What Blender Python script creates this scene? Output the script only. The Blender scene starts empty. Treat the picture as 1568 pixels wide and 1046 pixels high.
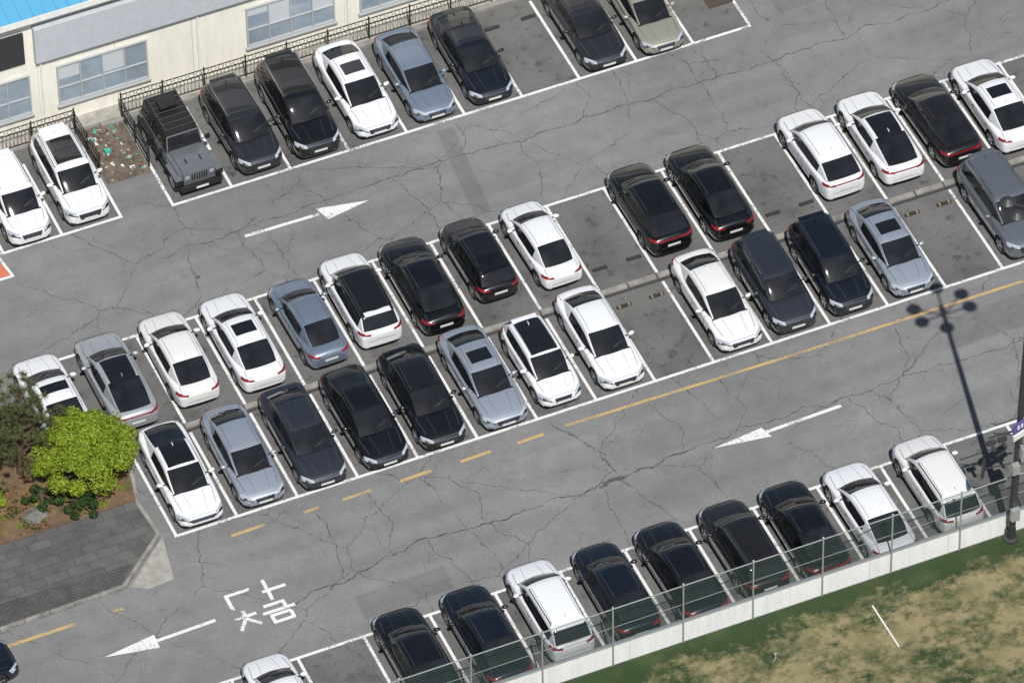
import bpy, bmesh, math, random
from mathutils import Vector, Matrix, noise
from mathutils.bvhtree import BVHTree
random.seed(7)
scene=bpy.context.scene
# ---------------------------------------------------------------- materials
def new_mat(name):
    m=bpy.data.materials.new(name);m.use_nodes=True
    nt=m.node_tree;b=nt.nodes['Principled BSDF'];return m,nt,b
def simple(name,col,rough=.5,metal=0,coat=0,spec=.5,bump=0,bscale=50,var=0,vscale=5):
    m,nt,b=new_mat(name)
    b.inputs['Base Color'].default_value=(*col,1);b.inputs['Roughness'].default_value=rough
    b.inputs['Metallic'].default_value=metal;b.inputs['Coat Weight'].default_value=coat
    b.inputs['Coat Roughness'].default_value=.04
    b.inputs['Specular IOR Level'].default_value=spec
    if var or bump:
        tc=nt.nodes.new('ShaderNodeTexCoord');n=nt.nodes.new('ShaderNodeTexNoise')
        n.inputs['Scale'].default_value=vscale;n.inputs['Detail'].default_value=6
        nt.links.new(tc.outputs['Object'],n.inputs['Vector'])
        if var:
            r=nt.nodes.new('ShaderNodeMapRange')
            r.inputs[1].default_value=.3;r.inputs[2].default_value=.7
            r.inputs[3].default_value=1-var;r.inputs[4].default_value=1+var
            nt.links.new(n.outputs['Fac'],r.inputs[0])
            mx=nt.nodes.new('ShaderNodeVectorMath');mx.operation='SCALE'
            mx.inputs[0].default_value=col
            nt.links.new(r.outputs[0],mx.inputs['Scale']);nt.links.new(mx.outputs[0],b.inputs['Base Color'])
        if bump:
            n2=nt.nodes.new('ShaderNodeTexNoise');n2.inputs['Scale'].default_value=bscale
            nt.links.new(tc.outputs['Object'],n2.inputs['Vector'])
            bp=nt.nodes.new('ShaderNodeBump');bp.inputs['Strength'].default_value=bump;bp.inputs['Distance'].default_value=.02
            nt.links.new(n2.outputs['Fac'],bp.inputs['Height']);nt.links.new(bp.outputs[0],b.inputs['Normal'])
    return m
class NT:
    def __init__(s,nt): s.nt=nt
    def n(s,t,**k):
        x=s.nt.nodes.new(t)
        for a,v in k.items(): setattr(x,a,v)
        return x
    def l(s,a,b): s.nt.links.new(a,b)
    def noise(s,vec,scale,detail=4,rough=.5):
        x=s.n('ShaderNodeTexNoise');x.inputs['Scale'].default_value=scale;x.inputs['Detail'].default_value=detail;x.inputs['Roughness'].default_value=rough
        s.l(vec,x.inputs['Vector']);return x.outputs['Fac']
    def rng(s,v,a,b,c,d,clamp=True):
        x=s.n('ShaderNodeMapRange');x.clamp=clamp
        for i,q in enumerate((a,b,c,d)): x.inputs[i+1].default_value=q
        s.l(v,x.inputs[0]);return x.outputs[0]
    def math(s,op,a,b=None):
        x=s.n('ShaderNodeMath',operation=op)
        for i,q in enumerate((a,b)):
            if q is None: continue
            if isinstance(q,(int,float)): x.inputs[i].default_value=q
            else: s.l(q,x.inputs[i])
        return x.outputs[0]
    def mix(s,f,a,b):
        x=s.n('ShaderNodeMix',data_type='RGBA')
        if isinstance(f,(int,float)): x.inputs[0].default_value=f
        else: s.l(f,x.inputs[0])
        for i,q in ((6,a),(7,b)):
            if isinstance(q,tuple): x.inputs[i].default_value=(*q,1)
            else: s.l(q,x.inputs[i])
        return x.outputs[2]
def asphalt(name,base,crack=1.0,stain=0.0,tint=(1,1,1)):
    m,nt,b=new_mat(name);N=NT(nt)
    pos=N.n('ShaderNodeNewGeometry').outputs['Position']
    big=N.noise(pos,.1,4,.6);mid=N.noise(pos,1.1,5,.7);fine=N.noise(pos,24,2,.75)
    v=N.math('MULTIPLY',N.rng(big,.3,.7,.87,1.12),N.rng(mid,.25,.75,.86,1.14))
    v=N.math('MULTIPLY',v,N.rng(fine,.25,.75,.6,1.4))
    if stain:
        v=N.math('MULTIPLY',v,N.rng(N.noise(pos,.55,4,.65),.45,.7,1.03,1-stain))
        v=N.math('MULTIPLY',v,N.rng(N.noise(pos,2.2,4,.6),.58,.7,1,1-stain*.9))
    else:
        mp=N.n('ShaderNodeMapping');mp.inputs['Scale'].default_value=(.08,1.0,1);N.l(pos,mp.inputs['Vector'])
        v=N.math('MULTIPLY',v,N.rng(N.noise(mp.outputs[0],.9,3,.5),.35,.7,1.08,.9))
        v=N.math('MULTIPLY',v,N.rng(N.noise(pos,1.7,5,.65),.6,.7,1,.86))
    wob=N.n('ShaderNodeTexNoise');wob.inputs['Scale'].default_value=.7;wob.inputs['Detail'].default_value=7;wob.inputs['Roughness'].default_value=.64;N.l(pos,wob.inputs['Vector'])
    sub=N.n('ShaderNodeVectorMath',operation='SUBTRACT');N.l(wob.outputs['Color'],sub.inputs[0]);sub.inputs[1].default_value=(.5,.5,.5)
    sc=N.n('ShaderNodeVectorMath',operation='SCALE');N.l(sub.outputs[0],sc.inputs[0]);sc.inputs['Scale'].default_value=1.15
    ad=N.n('ShaderNodeVectorMath',operation='ADD');N.l(pos,ad.inputs[0]);N.l(sc.outputs[0],ad.inputs[1])
    tot=None
    wm=N.rng(N.noise(pos,3,2,.5),.3,.7,.5,1.5)
    for s_,w_,mk,st in ((.25,.0038,.38,1.0),(.55,.0052,.49,.8)):
        vo=N.n('ShaderNodeTexVoronoi',feature='DISTANCE_TO_EDGE',voronoi_dimensions='2D');vo.inputs['Scale'].default_value=s_
        N.l(ad.outputs[0],vo.inputs['Vector'])
        line=N.rng(N.math('DIVIDE',vo.outputs['Distance'],wm),w_*.3,w_*1.5,st,0)
        mask=N.rng(N.noise(pos,.35,4,.7),mk,mk+.1,.0,1)
        c=N.math('MULTIPLY',line,mask);tot=c if tot is None else N.math('MAXIMUM',tot,c)
    v=N.math('MULTIPLY',v,N.math('SUBTRACT',1,N.math('MULTIPLY',tot,.62*crack)))
    col=N.n('ShaderNodeVectorMath',operation='SCALE');col.inputs[0].default_value=tuple(base*t for t in tint);N.l(v,col.inputs['Scale'])
    N.l(col.outputs[0],b.inputs['Base Color'])
    b.inputs['Roughness'].default_value=.9;b.inputs['Specular IOR Level'].default_value=.25
    bp=N.n('ShaderNodeBump');bp.inputs['Strength'].default_value=.4;bp.inputs['Distance'].default_value=.012
    N.l(fine,bp.inputs['Height']);N.l(bp.outputs[0],b.inputs['Normal'])
    return m
def paintmark(name,col,wear=.5,under=(.15,.15,.145)):
    m,nt,b=new_mat(name);N=NT(nt)
    pos=N.n('ShaderNodeNewGeometry').outputs['Position']
    a=N.noise(pos,9,6,.75);c=N.noise(pos,.8,3,.5)
    f=N.math('ADD',a,N.math('MULTIPLY',N.math('SUBTRACT',c,.5),.7))
    N.l(N.mix(N.rng(f,wear,wear+.12,0,.85),col,under),b.inputs['Base Color'])
    b.inputs['Roughness'].default_value=.75;return m
def turf(name):
    m,nt,b=new_mat(name);N=NT(nt)
    pos=N.n('ShaderNodeNewGeometry').outputs['Position']
    mp=N.n('ShaderNodeMapping');mp.inputs['Scale'].default_value=(.6,1.0,1);mp.inputs['Rotation'].default_value=(0,0,.3);N.l(pos,mp.inputs['Vector'])
    a=N.noise(mp.outputs[0],.6,6,.72);d=N.noise(pos,2.6,5,.7);f=N.noise(pos,30,2,.65)
    sep=N.n('ShaderNodeSeparateXYZ');N.l(pos,sep.inputs[0])
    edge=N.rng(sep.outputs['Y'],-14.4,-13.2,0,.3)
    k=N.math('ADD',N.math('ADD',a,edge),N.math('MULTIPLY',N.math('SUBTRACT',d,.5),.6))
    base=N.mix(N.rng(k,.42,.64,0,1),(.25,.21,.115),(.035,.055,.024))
    base=N.mix(N.rng(N.noise(pos,.9,3,.5),.48,.7,0,.5),base,(.08,.095,.04))
    sc=N.n('ShaderNodeVectorMath',operation='SCALE');N.l(base,sc.inputs[0]);N.l(N.rng(f,.2,.8,.5,1.5),sc.inputs['Scale'])
    N.l(sc.outputs[0],b.inputs['Base Color']);b.inputs['Roughness'].default_value=1;b.inputs['Specular IOR Level'].default_value=.1
    return m
def soil(name,c1=(.13,.085,.05),c2=(.23,.14,.075)):
    m,nt,b=new_mat(name);N=NT(nt)
    pos=N.n('ShaderNodeNewGeometry').outputs['Position']
    a=N.noise(pos,1.5,6,.7);f=N.noise(pos,18,4,.8)
    base=N.mix(N.rng(a,.4,.6,0,1),c1,c2);base=N.mix(N.rng(f,.5,.62,0,.7),base,(.1,.085,.06))
    N.l(base,b.inputs['Base Color']);b.inputs['Roughness'].default_value=1
    bp=N.n('ShaderNodeBump');bp.inputs['Distance'].default_value=.05;N.l(f,bp.inputs['Height']);N.l(bp.outputs[0],b.inputs['Normal']);return m
def bricks(name,c1,c2,mortar,scale,bw=.5,rh=.25):
    m,nt,b=new_mat(name);N=NT(nt)
    pos=N.n('ShaderNodeNewGeometry').outputs['Position']
    br=N.n('ShaderNodeTexBrick');br.inputs['Scale'].default_value=scale;br.inputs['Color1'].default_value=(*c1,1);br.inputs['Color2'].default_value=(*c2,1)
    br.inputs['Mortar'].default_value=(*mortar,1);br.inputs['Brick Width'].default_value=bw;br.inputs['Row Height'].default_value=rh;br.inputs['Mortar Size'].default_value=.014
    N.l(pos,br.inputs['Vector'])
    sc=N.n('ShaderNodeVectorMath',operation='SCALE');N.l(br.outputs[0],sc.inputs[0]);N.l(N.rng(N.noise(pos,1.1,6,.7),.3,.7,.75,1.25),sc.inputs['Scale'])
    N.l(sc.outputs[0],b.inputs['Base Color']);b.inputs['Roughness'].default_value=.95;return m
def siding(name,col,pitch=.28):
    m,nt,b=new_mat(name);N=NT(nt)
    pos=N.n('ShaderNodeNewGeometry').outputs['Position']
    sep=N.n('ShaderNodeSeparateXYZ');N.l(pos,sep.inputs[0])
    fr=N.math('FRACT',N.math('DIVIDE',sep.outputs['Z'],pitch))
    ln=N.rng(fr,0,.09,.8,1)
    fx=N.math('FRACT',N.math('DIVIDE',sep.outputs['X'],3.3));ln=N.math('MULTIPLY',ln,N.rng(fx,0,.012,.6,1))
    mp=N.n('ShaderNodeMapping');mp.inputs['Scale'].default_value=(2.5,1,.35);N.l(pos,mp.inputs['Vector'])
    g=N.rng(N.noise(mp.outputs[0],1.2,6,.7),.4,.8,1.02,.84)
    sc=N.n('ShaderNodeVectorMath',operation='SCALE');sc.inputs[0].default_value=col;N.l(N.math('MULTIPLY',ln,g),sc.inputs['Scale'])
    N.l(sc.outputs[0],b.inputs['Base Color']);b.inputs['Roughness'].default_value=.55
    bp=N.n('ShaderNodeBump');bp.inputs['Distance'].default_value=.006;N.l(fr,bp.inputs['Height']);N.l(bp.outputs[0],b.inputs['Normal']);return m
def netmat(name,col,cover=.4):
    m,nt,b=new_mat(name);N=NT(nt)
    b.inputs['Base Color'].default_value=(*col,1);b.inputs['Roughness'].default_value=.8
    pos=N.n('ShaderNodeNewGeometry').outputs['Position'];sep=N.n('ShaderNodeSeparateXYZ');N.l(pos,sep.inputs[0])
    a=N.math('FRACT',N.math('MULTIPLY',N.math('ADD',sep.outputs['X'],sep.outputs['Z']),18))
    c=N.math('FRACT',N.math('MULTIPLY',N.math('SUBTRACT',sep.outputs['X'],sep.outputs['Z']),18))
    k=1-math.sqrt(1-cover)
    f=N.math('MAXIMUM',N.math('LESS_THAN',a,k),N.math('LESS_THAN',c,k))
    tr=N.n('ShaderNodeBsdfTransparent');mx=N.n('ShaderNodeMixShader')
    N.l(f,mx.inputs[0]);N.l(tr.outputs[0],mx.inputs[1]);N.l(b.outputs[0],mx.inputs[2])
    N.l(mx.outputs[0],nt.nodes['Material Output'].inputs['Surface']);return m
def leafmat(name,c1,c2):
    m,nt,b=new_mat(name);N=NT(nt)
    g=N.n('ShaderNodeNewGeometry');pos=g.outputs['Position']
    r=g.outputs['Random Per Island']
    N.l(N.mix(N.math('MULTIPLY',N.math('ADD',r,N.noise(pos,1.5,2,.5)),.6),c1,c2),b.inputs['Base Color'])
    b.inputs['Roughness'].default_value=.6;b.inputs['Specular IOR Level'].default_value=.3
    tl=N.n('ShaderNodeBsdfTranslucent');tl.inputs['Color'].default_value=(*c2,1);mx=N.n('ShaderNodeMixShader');mx.inputs[0].default_value=.25
    N.l(b.outputs[0],mx.inputs[1]);N.l(tl.outputs[0],mx.inputs[2]);N.l(mx.outputs[0],nt.nodes['Material Output'].inputs['Surface']);return m

M={}
AT=(.995,.995,.98)
M['lane']=asphalt('asphalt_lane',.182,1.0,0,AT)
M['patch']=asphalt('asphalt_repair',.15,.6,0,AT)
M['stall']=asphalt('asphalt_stall',.135,.5,.4,(1,.99,.96))
M['white']=paintmark('road_paint_white',(.68,.68,.67),.54)
M['yellow']=paintmark('road_paint_yellow',(.48,.33,.13),.49,(.22,.19,.14))
M['red']=paintmark('road_paint_red',(.55,.15,.08),.62)
M['crack']=simple('crack_tar',(.06,.058,.056),.9)
M['stain']=simple('oil_stain',(.08,.078,.075),.8,var=.3)
M['concrete']=simple('concrete',(.31,.295,.265),.9,var=.2,vscale=3,bump=.3)
M['kerb']=simple('kerb_concrete',(.23,.22,.2),.9,var=.35,vscale=2,bump=.3)
M['gutter']=simple('gutter_dark',(.045,.043,.04),.9)
M['turf']=turf('turf');M['soil']=soil('garden_soil');M['pit']=soil('debris_soil',(.11,.085,.065),(.2,.16,.12))
M['pave']=bricks('dark_pavers',(.085,.083,.08),(.108,.106,.1),(.05,.05,.048),1.0,.9,.45)
M['pave2']=bricks('ribbed_pavers',(.075,.073,.07),(.1,.098,.093),(.035,.035,.034),1.0,.2,.1)
M['wall']=siding('cream_siding',(.82,.79,.69));M['wallpanel']=siding('white_fence_panel',(.8,.8,.78),.19)
M['trimwhite']=simple('white_trim',(.75,.75,.73),.5,var=.08)
M['signgrey']=simple('grey_sign_panel',(.46,.48,.51),.45,var=.06)
M['roofblue']=simple('blue_metal_roof',(.1,.36,.55),.4)
M['winglass']=simple('window_glass',(.26,.31,.36),.1,spec=.8,var=.18,vscale=1.2)
M['winframe']=simple('window_frame',(.4,.41,.41),.4)
M['blind']=simple('window_blind',(.5,.53,.55),.5)
M['dark']=simple('dark_opening',(.03,.03,.033),.5)
M['iron']=simple('railing_iron',(.03,.028,.026),.5,metal=.3)
M['steel']=simple('galvanised_steel',(.45,.46,.45),.45,metal=.5)
M['pole']=simple('lamp_pole_metal',(.06,.06,.063),.5,metal=.4)
M['net']=netmat('fence_net',(.05,.085,.072),.28)
M['rub']=simple('rubber_stop',(.03,.028,.026),.8,bump=.3);M['rubY']=simple('rubber_stop_yellow',(.27,.21,.09),.8)
M['bark']=simple('bark',(.09,.06,.04),.95,bump=.8,bscale=20)
M['leafL']=leafmat('bright_leaves',(.1,.14,.012),(.31,.41,.035));M['leafP']=leafmat('pine_needles',(.03,.045,.018),(.13,.14,.05));M['leafD']=leafmat('dark_shrub_leaves',(.015,.035,.01),(.05,.1,.025))
M['leafR']=leafmat('dry_leaves',(.14,.07,.03),(.36,.19,.08))
M['rock']=simple('rock',(.14,.135,.12),.9,var=.3,bump=.8,bscale=8)
M['purple']=simple('purple_sign',(.12,.08,.3),.4);M['bluebox']=simple('light_blue_box',(.3,.55,.7),.4)
M['lampglass']=simple('lamp_glass',(.6,.6,.58),.3)
M['gtrash']=simple('green_plastic',(.05,.4,.3),.5)
CM=[None,
 simple('car_glass',(.014,.015,.017),.05,spec=.6,var=.4,vscale=1.6),
 simple('car_black_trim',(.014,.014,.014),.45),
 simple('car_tyre',(.02,.02,.02),.85),
 simple('car_alloy',(.42,.43,.44),.3,metal=.8),
 simple('car_headlight',(.36,.39,.43),.12,coat=1),
 simple('car_taillight',(.2,.008,.01),.2,coat=1),
 simple('car_plate',(.65,.65,.62),.5),
 simple('car_chrome',(.6,.61,.63),.15,metal=1),
 simple('car_black_roof',(.01,.01,.011),.12,coat=1),
 simple('car_seam',(.05,.05,.055),.7),
]
def paint(name,col,metal=0,rough=.35,coat=1,dust=.02):
    m,nt,b=new_mat('paint_'+name);N=NT(nt)
    tc=N.n('ShaderNodeNewGeometry').outputs['Position']
    d=N.rng(N.noise(tc,1.3,4,.6),.4,.75,0,dust)
    N.l(N.mix(d,col,(.2,.2,.2)),b.inputs['Base Color'])
    b.inputs['Metallic'].default_value=metal;b.inputs['Roughness'].default_value=rough
    b.inputs['Coat Weight'].default_value=coat;b.inputs['Coat Roughness'].default_value=.03
    return m
PA=dict(white=paint('white',(.72,.73,.74)),silver=paint('silver',(.38,.42,.48),.5,.36),bluesilver=paint('blue_silver',(.22,.27,.345),.5,.36),
 lightgrey=paint('light_grey',(.4,.42,.44),.35,.4),darkgrey=paint('dark_grey',(.026,.027,.032),.4,.35),black=paint('black',(.004,.004,.0045),0,.28),
 navy=paint('navy',(.008,.0105,.018),.3,.3),slate=paint('slate',(.033,.038,.05),.4,.35),champagne=paint('champagne',(.34,.33,.275),.45,.38),
 midgrey=paint('mid_grey',(.17,.185,.21),.5,.35),gunmetal=paint('gunmetal',(.16,.17,.185),.3,.4,1,.08),charblack=paint('brown_black',(.012,.011,.011),.1,.3),pearl=paint('pearl_white',(.69,.69,.675)))
# ---------------------------------------------------------------- mesh builder
class MB:
    def __init__(s): s.v=[];s.f=[];s.m=[]
    def add(s,vs,fs,m=0,T=None):
        o=len(s.v)
        for v in vs:
            v=Vector(v)
            s.v.append(T@v if T else v)
        for i,f in enumerate(fs):
            s.f.append([o+k for k in f]);s.m.append(m if isinstance(m,int) else m[i])
    def box(s,c,d,m=0,T=None,bev=0):
        x,y,z=(q/2 for q in d)
        if bev:
            bm=bmesh.new();bmesh.ops.create_cube(bm,size=1)
            for v in bm.verts: v.co=Vector((v.co.x*d[0],v.co.y*d[1],v.co.z*d[2]))
            bmesh.ops.bevel(bm,geom=bm.edges[:],offset=bev,segments=2,affect='EDGES',profile=.6)
            bm.verts.index_update()
            s.add([v.co+Vector(c) for v in bm.verts],[[v.index for v in f.verts] for f in bm.faces],m,T);bm.free();return
        vs=[(c[0]+a*x,c[1]+b*y,c[2]+e*z) for a in(-1,1) for b in(-1,1) for e in(-1,1)]
        s.add(vs,[(0,1,3,2),(4,6,7,5),(0,4,5,1),(2,3,7,6),(0,2,6,4),(1,5,7,3)],m,T)
    def bar(s,p,q,r,m=0,n=6,r2=None):
        p=Vector(p);q=Vector(q);d=q-p
        if d.length<1e-6:return
        R=d.to_track_quat('Z','Y').to_matrix();r2=r if r2 is None else r2
        vs=[];
        for k in range(n):
            a=2*math.pi*k/n;w=R@Vector((math.cos(a),math.sin(a),0));vs+= [p+w*r,q+w*r2]
        fs=[(2*k,2*((k+1)%n),2*((k+1)%n)+1,2*k+1) for k in range(n)]+[tuple(2*k for k in range(n))[::-1],tuple(2*k+1 for k in range(n))]
        s.add(vs,fs,m)
    def lathe(s,prof,axis,c,n=20,m=0):
        vs=[];fs=[];mm=[]
        for (r,h) in prof:
            for k in range(n):
                a=2*math.pi*k/n;x,y=r*math.cos(a),r*math.sin(a)
                vs.append((c[0]+x,c[1]+h,c[2]+y) if axis=='Y' else (c[0]+x,c[1]+y,c[2]+h))
        for i in range(len(prof)-1):
            for k in range(n):
                fs.append((i*n+k,i*n+(k+1)%n,(i+1)*n+(k+1)%n,(i+1)*n+k));mm.append(m if isinstance(m,int) else m[i])
        s.add(vs,fs,mm)
    def mesh(s,name,mats=(),smooth=None):
        me=bpy.data.meshes.new(name);me.from_pydata([tuple(v) for v in s.v],[],s.f)
        for x in mats: me.materials.append(x)
        me.polygons.foreach_set('material_index',s.m)
        if smooth is not None:
            me.polygons.foreach_set('use_smooth',[True]*len(s.f))
            me.update();me.set_sharp_from_angle(angle=math.radians(smooth))
        me.update();return me
    def obj(s,name,mats,smooth=None,parent=None):
        o=bpy.data.objects.new(name,s.mesh(name,mats,smooth));scene.collection.objects.link(o)
        if parent:o.parent=parent
        return o
def empty(name):
    e=bpy.data.objects.new(name,None);scene.collection.objects.link(e);return e
def sheet(name,poly,z,mat,parent=None):
    b=MB();b.add([(x,y,z) for x,y in poly],[list(range(len(poly)))]);return b.obj(name,[mat],parent=parent)
# ---------------------------------------------------------------- cars
def evalmesh(vs,fs,mi,mods):
    me=bpy.data.meshes.new('t');me.from_pydata(vs,[],fs)
    for i in range(11): me.materials.append(CM[1])
    me.polygons.foreach_set('material_index',mi);me.update()
    bm=bmesh.new();bm.from_mesh(me);bmesh.ops.recalc_face_normals(bm,faces=bm.faces);bm.to_mesh(me);bm.free()
    o=bpy.data.objects.new('t',me);scene.collection.objects.link(o)
    mods(o)
    dg=bpy.context.evaluated_depsgraph_get();ev=o.evaluated_get(dg);m2=ev.to_mesh()
    r=([v.co.copy() for v in m2.vertices],[list(p.vertices) for p in m2.polygons],[p.material_index for p in m2.polygons])
    ev.to_mesh_clear();bpy.data.objects.remove(o);return r
TY={
 'sedan_large':dict(L=4.92,W=1.87,H=1.47,cowl=1.32,hdr=2.12,rr=3.62,gb=4.38,hood=0,deck=1.02),
 'sedan_mid':dict(L=4.7,W=1.82,H=1.45,cowl=1.2,hdr=1.98,rr=3.48,gb=4.2,hood=0,deck=1.02),
 'fastback':dict(L=4.85,W=1.86,H=1.44,cowl=1.3,hdr=2.1,rr=3.38,gb=4.52,hood=-.02,deck=1.03),
 'small_sedan':dict(L=4.45,W=1.74,H=1.45,cowl=1.05,hdr=1.78,rr=3.25,gb=3.9,hood=0,deck=.98),
 'hatch':dict(L=4.2,W=1.78,H=1.5,cowl=1.0,hdr=1.7,rr=3.5,gb=4.02,hood=.02,deck=1.0),
 'suv':dict(L=4.62,W=1.86,H=1.67,cowl=1.15,hdr=1.8,rr=3.98,gb=4.45,hood=.13,deck=1.12),
 'suv_small':dict(L=4.3,W=1.8,H=1.63,cowl=1.02,hdr=1.66,rr=3.7,gb=4.14,hood=.12,deck=1.1),
 'coupe_suv':dict(L=4.6,W=1.86,H=1.6,cowl=1.18,hdr=1.85,rr=3.5,gb=4.36,hood=.1,deck=1.13),
 'suv_large':dict(L=4.9,W=1.94,H=1.77,cowl=1.25,hdr=1.88,rr=4.3,gb=4.74,hood=.18,deck=1.18),
}
cache={}
def car_mesh(kind,roof):
    key=(kind,roof)
    if key in cache:return cache[key]
    t=TY[kind];L,W,H=t['L'],t['W'],t['H'];h=W/2;X=lambda d:L/2-d;k=t['hood'];dk=t['deck']
    boxy=kind in('suv','suv_large','hatch','coupe_suv','suv_small')
    st=[(0,.70,.32+k*.3,.54+k,.55+k),(.07,.82,.23,.63+k,.65+k),(.24,.94,.19,.70+k,.735+k),(.65,.99,.18,.78+k,.83+k),(t['cowl'],1.,.18,.87+k,.94+k),
        ((t['cowl']+L)/2-.3,1.,.18,.91+k,.96+k),(L-1.25,1.,.18,dk-.1,dk-.03),(L-.6,.985,.19,dk-.08,dk),
        (L-.22,.93,.2,dk-.1,dk-.01),(L-.06,.85,.25,dk-.16,dk-.08),(L,.74,.33,dk-.26,dk-.24)]
    vs=[];fs=[]
    for d,w,zb,zs,zt in st:
        w*=h
        half=[(0,zb),(.75*w,zb),(.955*w,zb+.06),(w,zb+.38*(zs-zb)),(.99*w,zs-.1),(.945*w,zs),(.62*w,zt-.006),(0,zt+.012)]
        for y,z in half: vs.append((X(d),y,z))
        for y,z in half[1:7]: vs.append((X(d),-y,z))
    def idx(s,j,side):
        return s*14+(j if side>0 or j in(0,7) else 7+j)
    for s in range(len(st)-1):
        for j in range(7):
            for sd in(1,-1):
                fs.append([idx(s,j,sd),idx(s+1,j,sd),idx(s+1,j+1,sd),idx(s,j+1,sd)])
    for s in(0,len(st)-1):
        for j in range(7):
            q=[idx(s,j,1),idx(s,j+1,1),idx(s,j+1,-1),idx(s,j,-1)];q=list(dict.fromkeys(q));fs.append(q)
    wr=.335 if H<1.6 else .365
    wx=(X(.9 if L>4.5 else .8),X(L-1.0 if L>4.5 else L-.78));wr_w=wr+.055
    def mods(o):
        m=o.modifiers.new('s','SUBSURF');m.levels=2;m.render_levels=2
    bv,bf,bm_=evalmesh(vs,fs,[0]*len(fs),mods)
    cut=[]
    def mods2(o):
        m=o.modifiers.new('s','SUBSURF');m.levels=2
        cb=MB()
        for x in wx:
            for sd in(1,-1):
                cb.lathe([(0.001,0),(wr_w,0),(wr_w,.5),(0.001,.5)],'Y',(x,(h-.3) if sd>0 else -(h-.3)-.5,wr),28)
        cm=cb.mesh('cut');bm=bmesh.new();bm.from_mesh(cm);bmesh.ops.remove_doubles(bm,verts=bm.verts,dist=.003);bmesh.ops.recalc_face_normals(bm,faces=bm.faces);bm.to_mesh(cm);bm.free()
        co=bpy.data.objects.new('cut',cm);scene.collection.objects.link(co);cut.append(co)
        b=o.modifiers.new('b','BOOLEAN');b.object=co;b.operation='DIFFERENCE';b.solver='EXACT'
    cv,cf,cmi=evalmesh(vs,fs,[0]*len(fs),mods2)
    for c in cut: bpy.data.objects.remove(c)
    B=MB();mi=[]
    for f in cf:
        c=sum((cv[i] for i in f),Vector())/len(f);bad=0
        for x in wx:
            if math.hypot(c.x-x,c.z-wr)<wr_w+.002 and abs(c.y)>h-.31: bad=2
        if c.z<.235: bad=2
        mi.append(bad)
    B.add(cv,cf,mi)
    wb=.895*h;wrf=(.655 if not boxy else .70)*h
    zb0=.9+k;hd,rr,gb,cw=t['hdr'],t['rr'],t['gb'],t['cowl']
    mid=(hd+rr)/2
    S=[(cw-.04,zb0+.03,.86,.83,zb0,.13),(cw+(hd-cw)*.5,zb0+(H-zb0)*.56,.96,.97,zb0+.01,.1),(hd,H-.055,1,1.0,zb0+.02,.07),(hd+.22,H-.012,1,1.0,zb0+.02,.03),
       (hd+.85,H,1,1.0,zb0+.03,0),(mid+.35,H-.005,1,.985,zb0+.04,0),(rr-.1,H-.05,.98,.95,dk-.05,-.02)]
    if boxy: S+= [(rr+.14,H-.11,.96,.93,dk-.03,-.06),(rr+(gb-rr)*.6,dk+(H-dk)*.42,.93,.93,dk-.02,-.08),(gb,dk+.0,.9,.92,dk-.04,-.1)]
    else: S+= [(rr+.12,H-.12,.96,.93,dk-.04,-.05),(rr+(gb-rr)*.58,dk+(H-dk)*.45,.9,.92,dk-.02,-.08),(gb,dk+.015,.8,.86,dk-.03,-.1)]
    vs=[];fs=[];mi=[]
    for d,zr,a,b_,zb,off in S:
        T=max(zr-zb,.03);w0=wb*a;w2=wrf*b_+(1-min(1,T/(H-zb0)))*(w0-wrf*b_)*.85
        half=[(w0,zb-.07,-off*.9),(w0+(w2-w0)*.78,zb+T*.80,-.1*off),(w2,zb+T*.945,0),(.74*w2,zb+T,.5*off),(0,zb+T+.022,off)]
        for y,z,o in half: vs.append((X(d)+o,y,z))
        for y,z,o in half[:4]: vs.append((X(d)+o,-y,z))
    def ix(s,j,sd): return s*9+(j if sd>0 or j==4 else 5+j)
    for s in range(len(S)-1):
        for j in range(4):
            if s<2: m=1 if j!=1 else 0
            elif s<6:
                m=1 if j==0 else 0
                if roof=='black' and j>=1: m=9
            elif s==6:
                m=0 if j<2 else (0 if boxy else 1)
                if boxy and j==0:m=1
                if roof in('black',) and boxy: m=9 if j>0 else 1
            else:
                m=1 if j>=2 else 0
            for sd in(1,-1):
                fs.append([ix(s,j,sd),ix(s+1,j,sd),ix(s+1,j+1,sd),ix(s,j+1,sd)]);mi.append(m)
    kv,kf,kmi=evalmesh(vs,fs,mi,mods)
    B.add(kv,kf,kmi)
    allv=bv+kv;allf=bf+[[i+len(bv) for i in f] for f in kf]
    bvh=BVHTree.FromPolygons(allv,allf)
    bb=BVHTree.FromPolygons(bv,bf)
    def decal(dr,c,nu,nv,m,off=.006,tree=bvh):
        dr=Vector(dr).normalized();c=[Vector(q) for q in c];pts={}
        for i in range(nu+1):
            for j in range(nv+1):
                u,v=i/nu,j/nv
                P=(c[0]*(1-u)+c[1]*u)*(1-v)+(c[3]*(1-u)+c[2]*u)*v
                hit=tree.ray_cast(P-dr*2.5,dr,5)
                if hit[0] is not None: pts[i,j]=hit[0]+hit[1]*(off if hit[1].dot(dr)<0 else -off)
        vs=[];ids={}
        for kk,p in pts.items(): ids[kk]=len(vs);vs.append(p)
        fs=[]
        for i in range(nu):
            for j in range(nv):
                q=[(i,j),(i+1,j),(i+1,j+1),(i,j+1)]
                if all(a in ids for a in q) and max((pts[q[0]]-pts[a]).length for a in q[1:])<.6: fs.append([ids[a] for a in q])
        B.add(vs,fs,m)
    def seam(dr,p,q,w,m=10,n=10,off=.004,tree=bvh):
        dr=Vector(dr);p=Vector(p);q=Vector(q);s=dr.cross(q-p).normalized()*w/2
        decal(dr,[p-s,q-s,q+s,p+s],n,1,m,off,tree)
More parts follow.
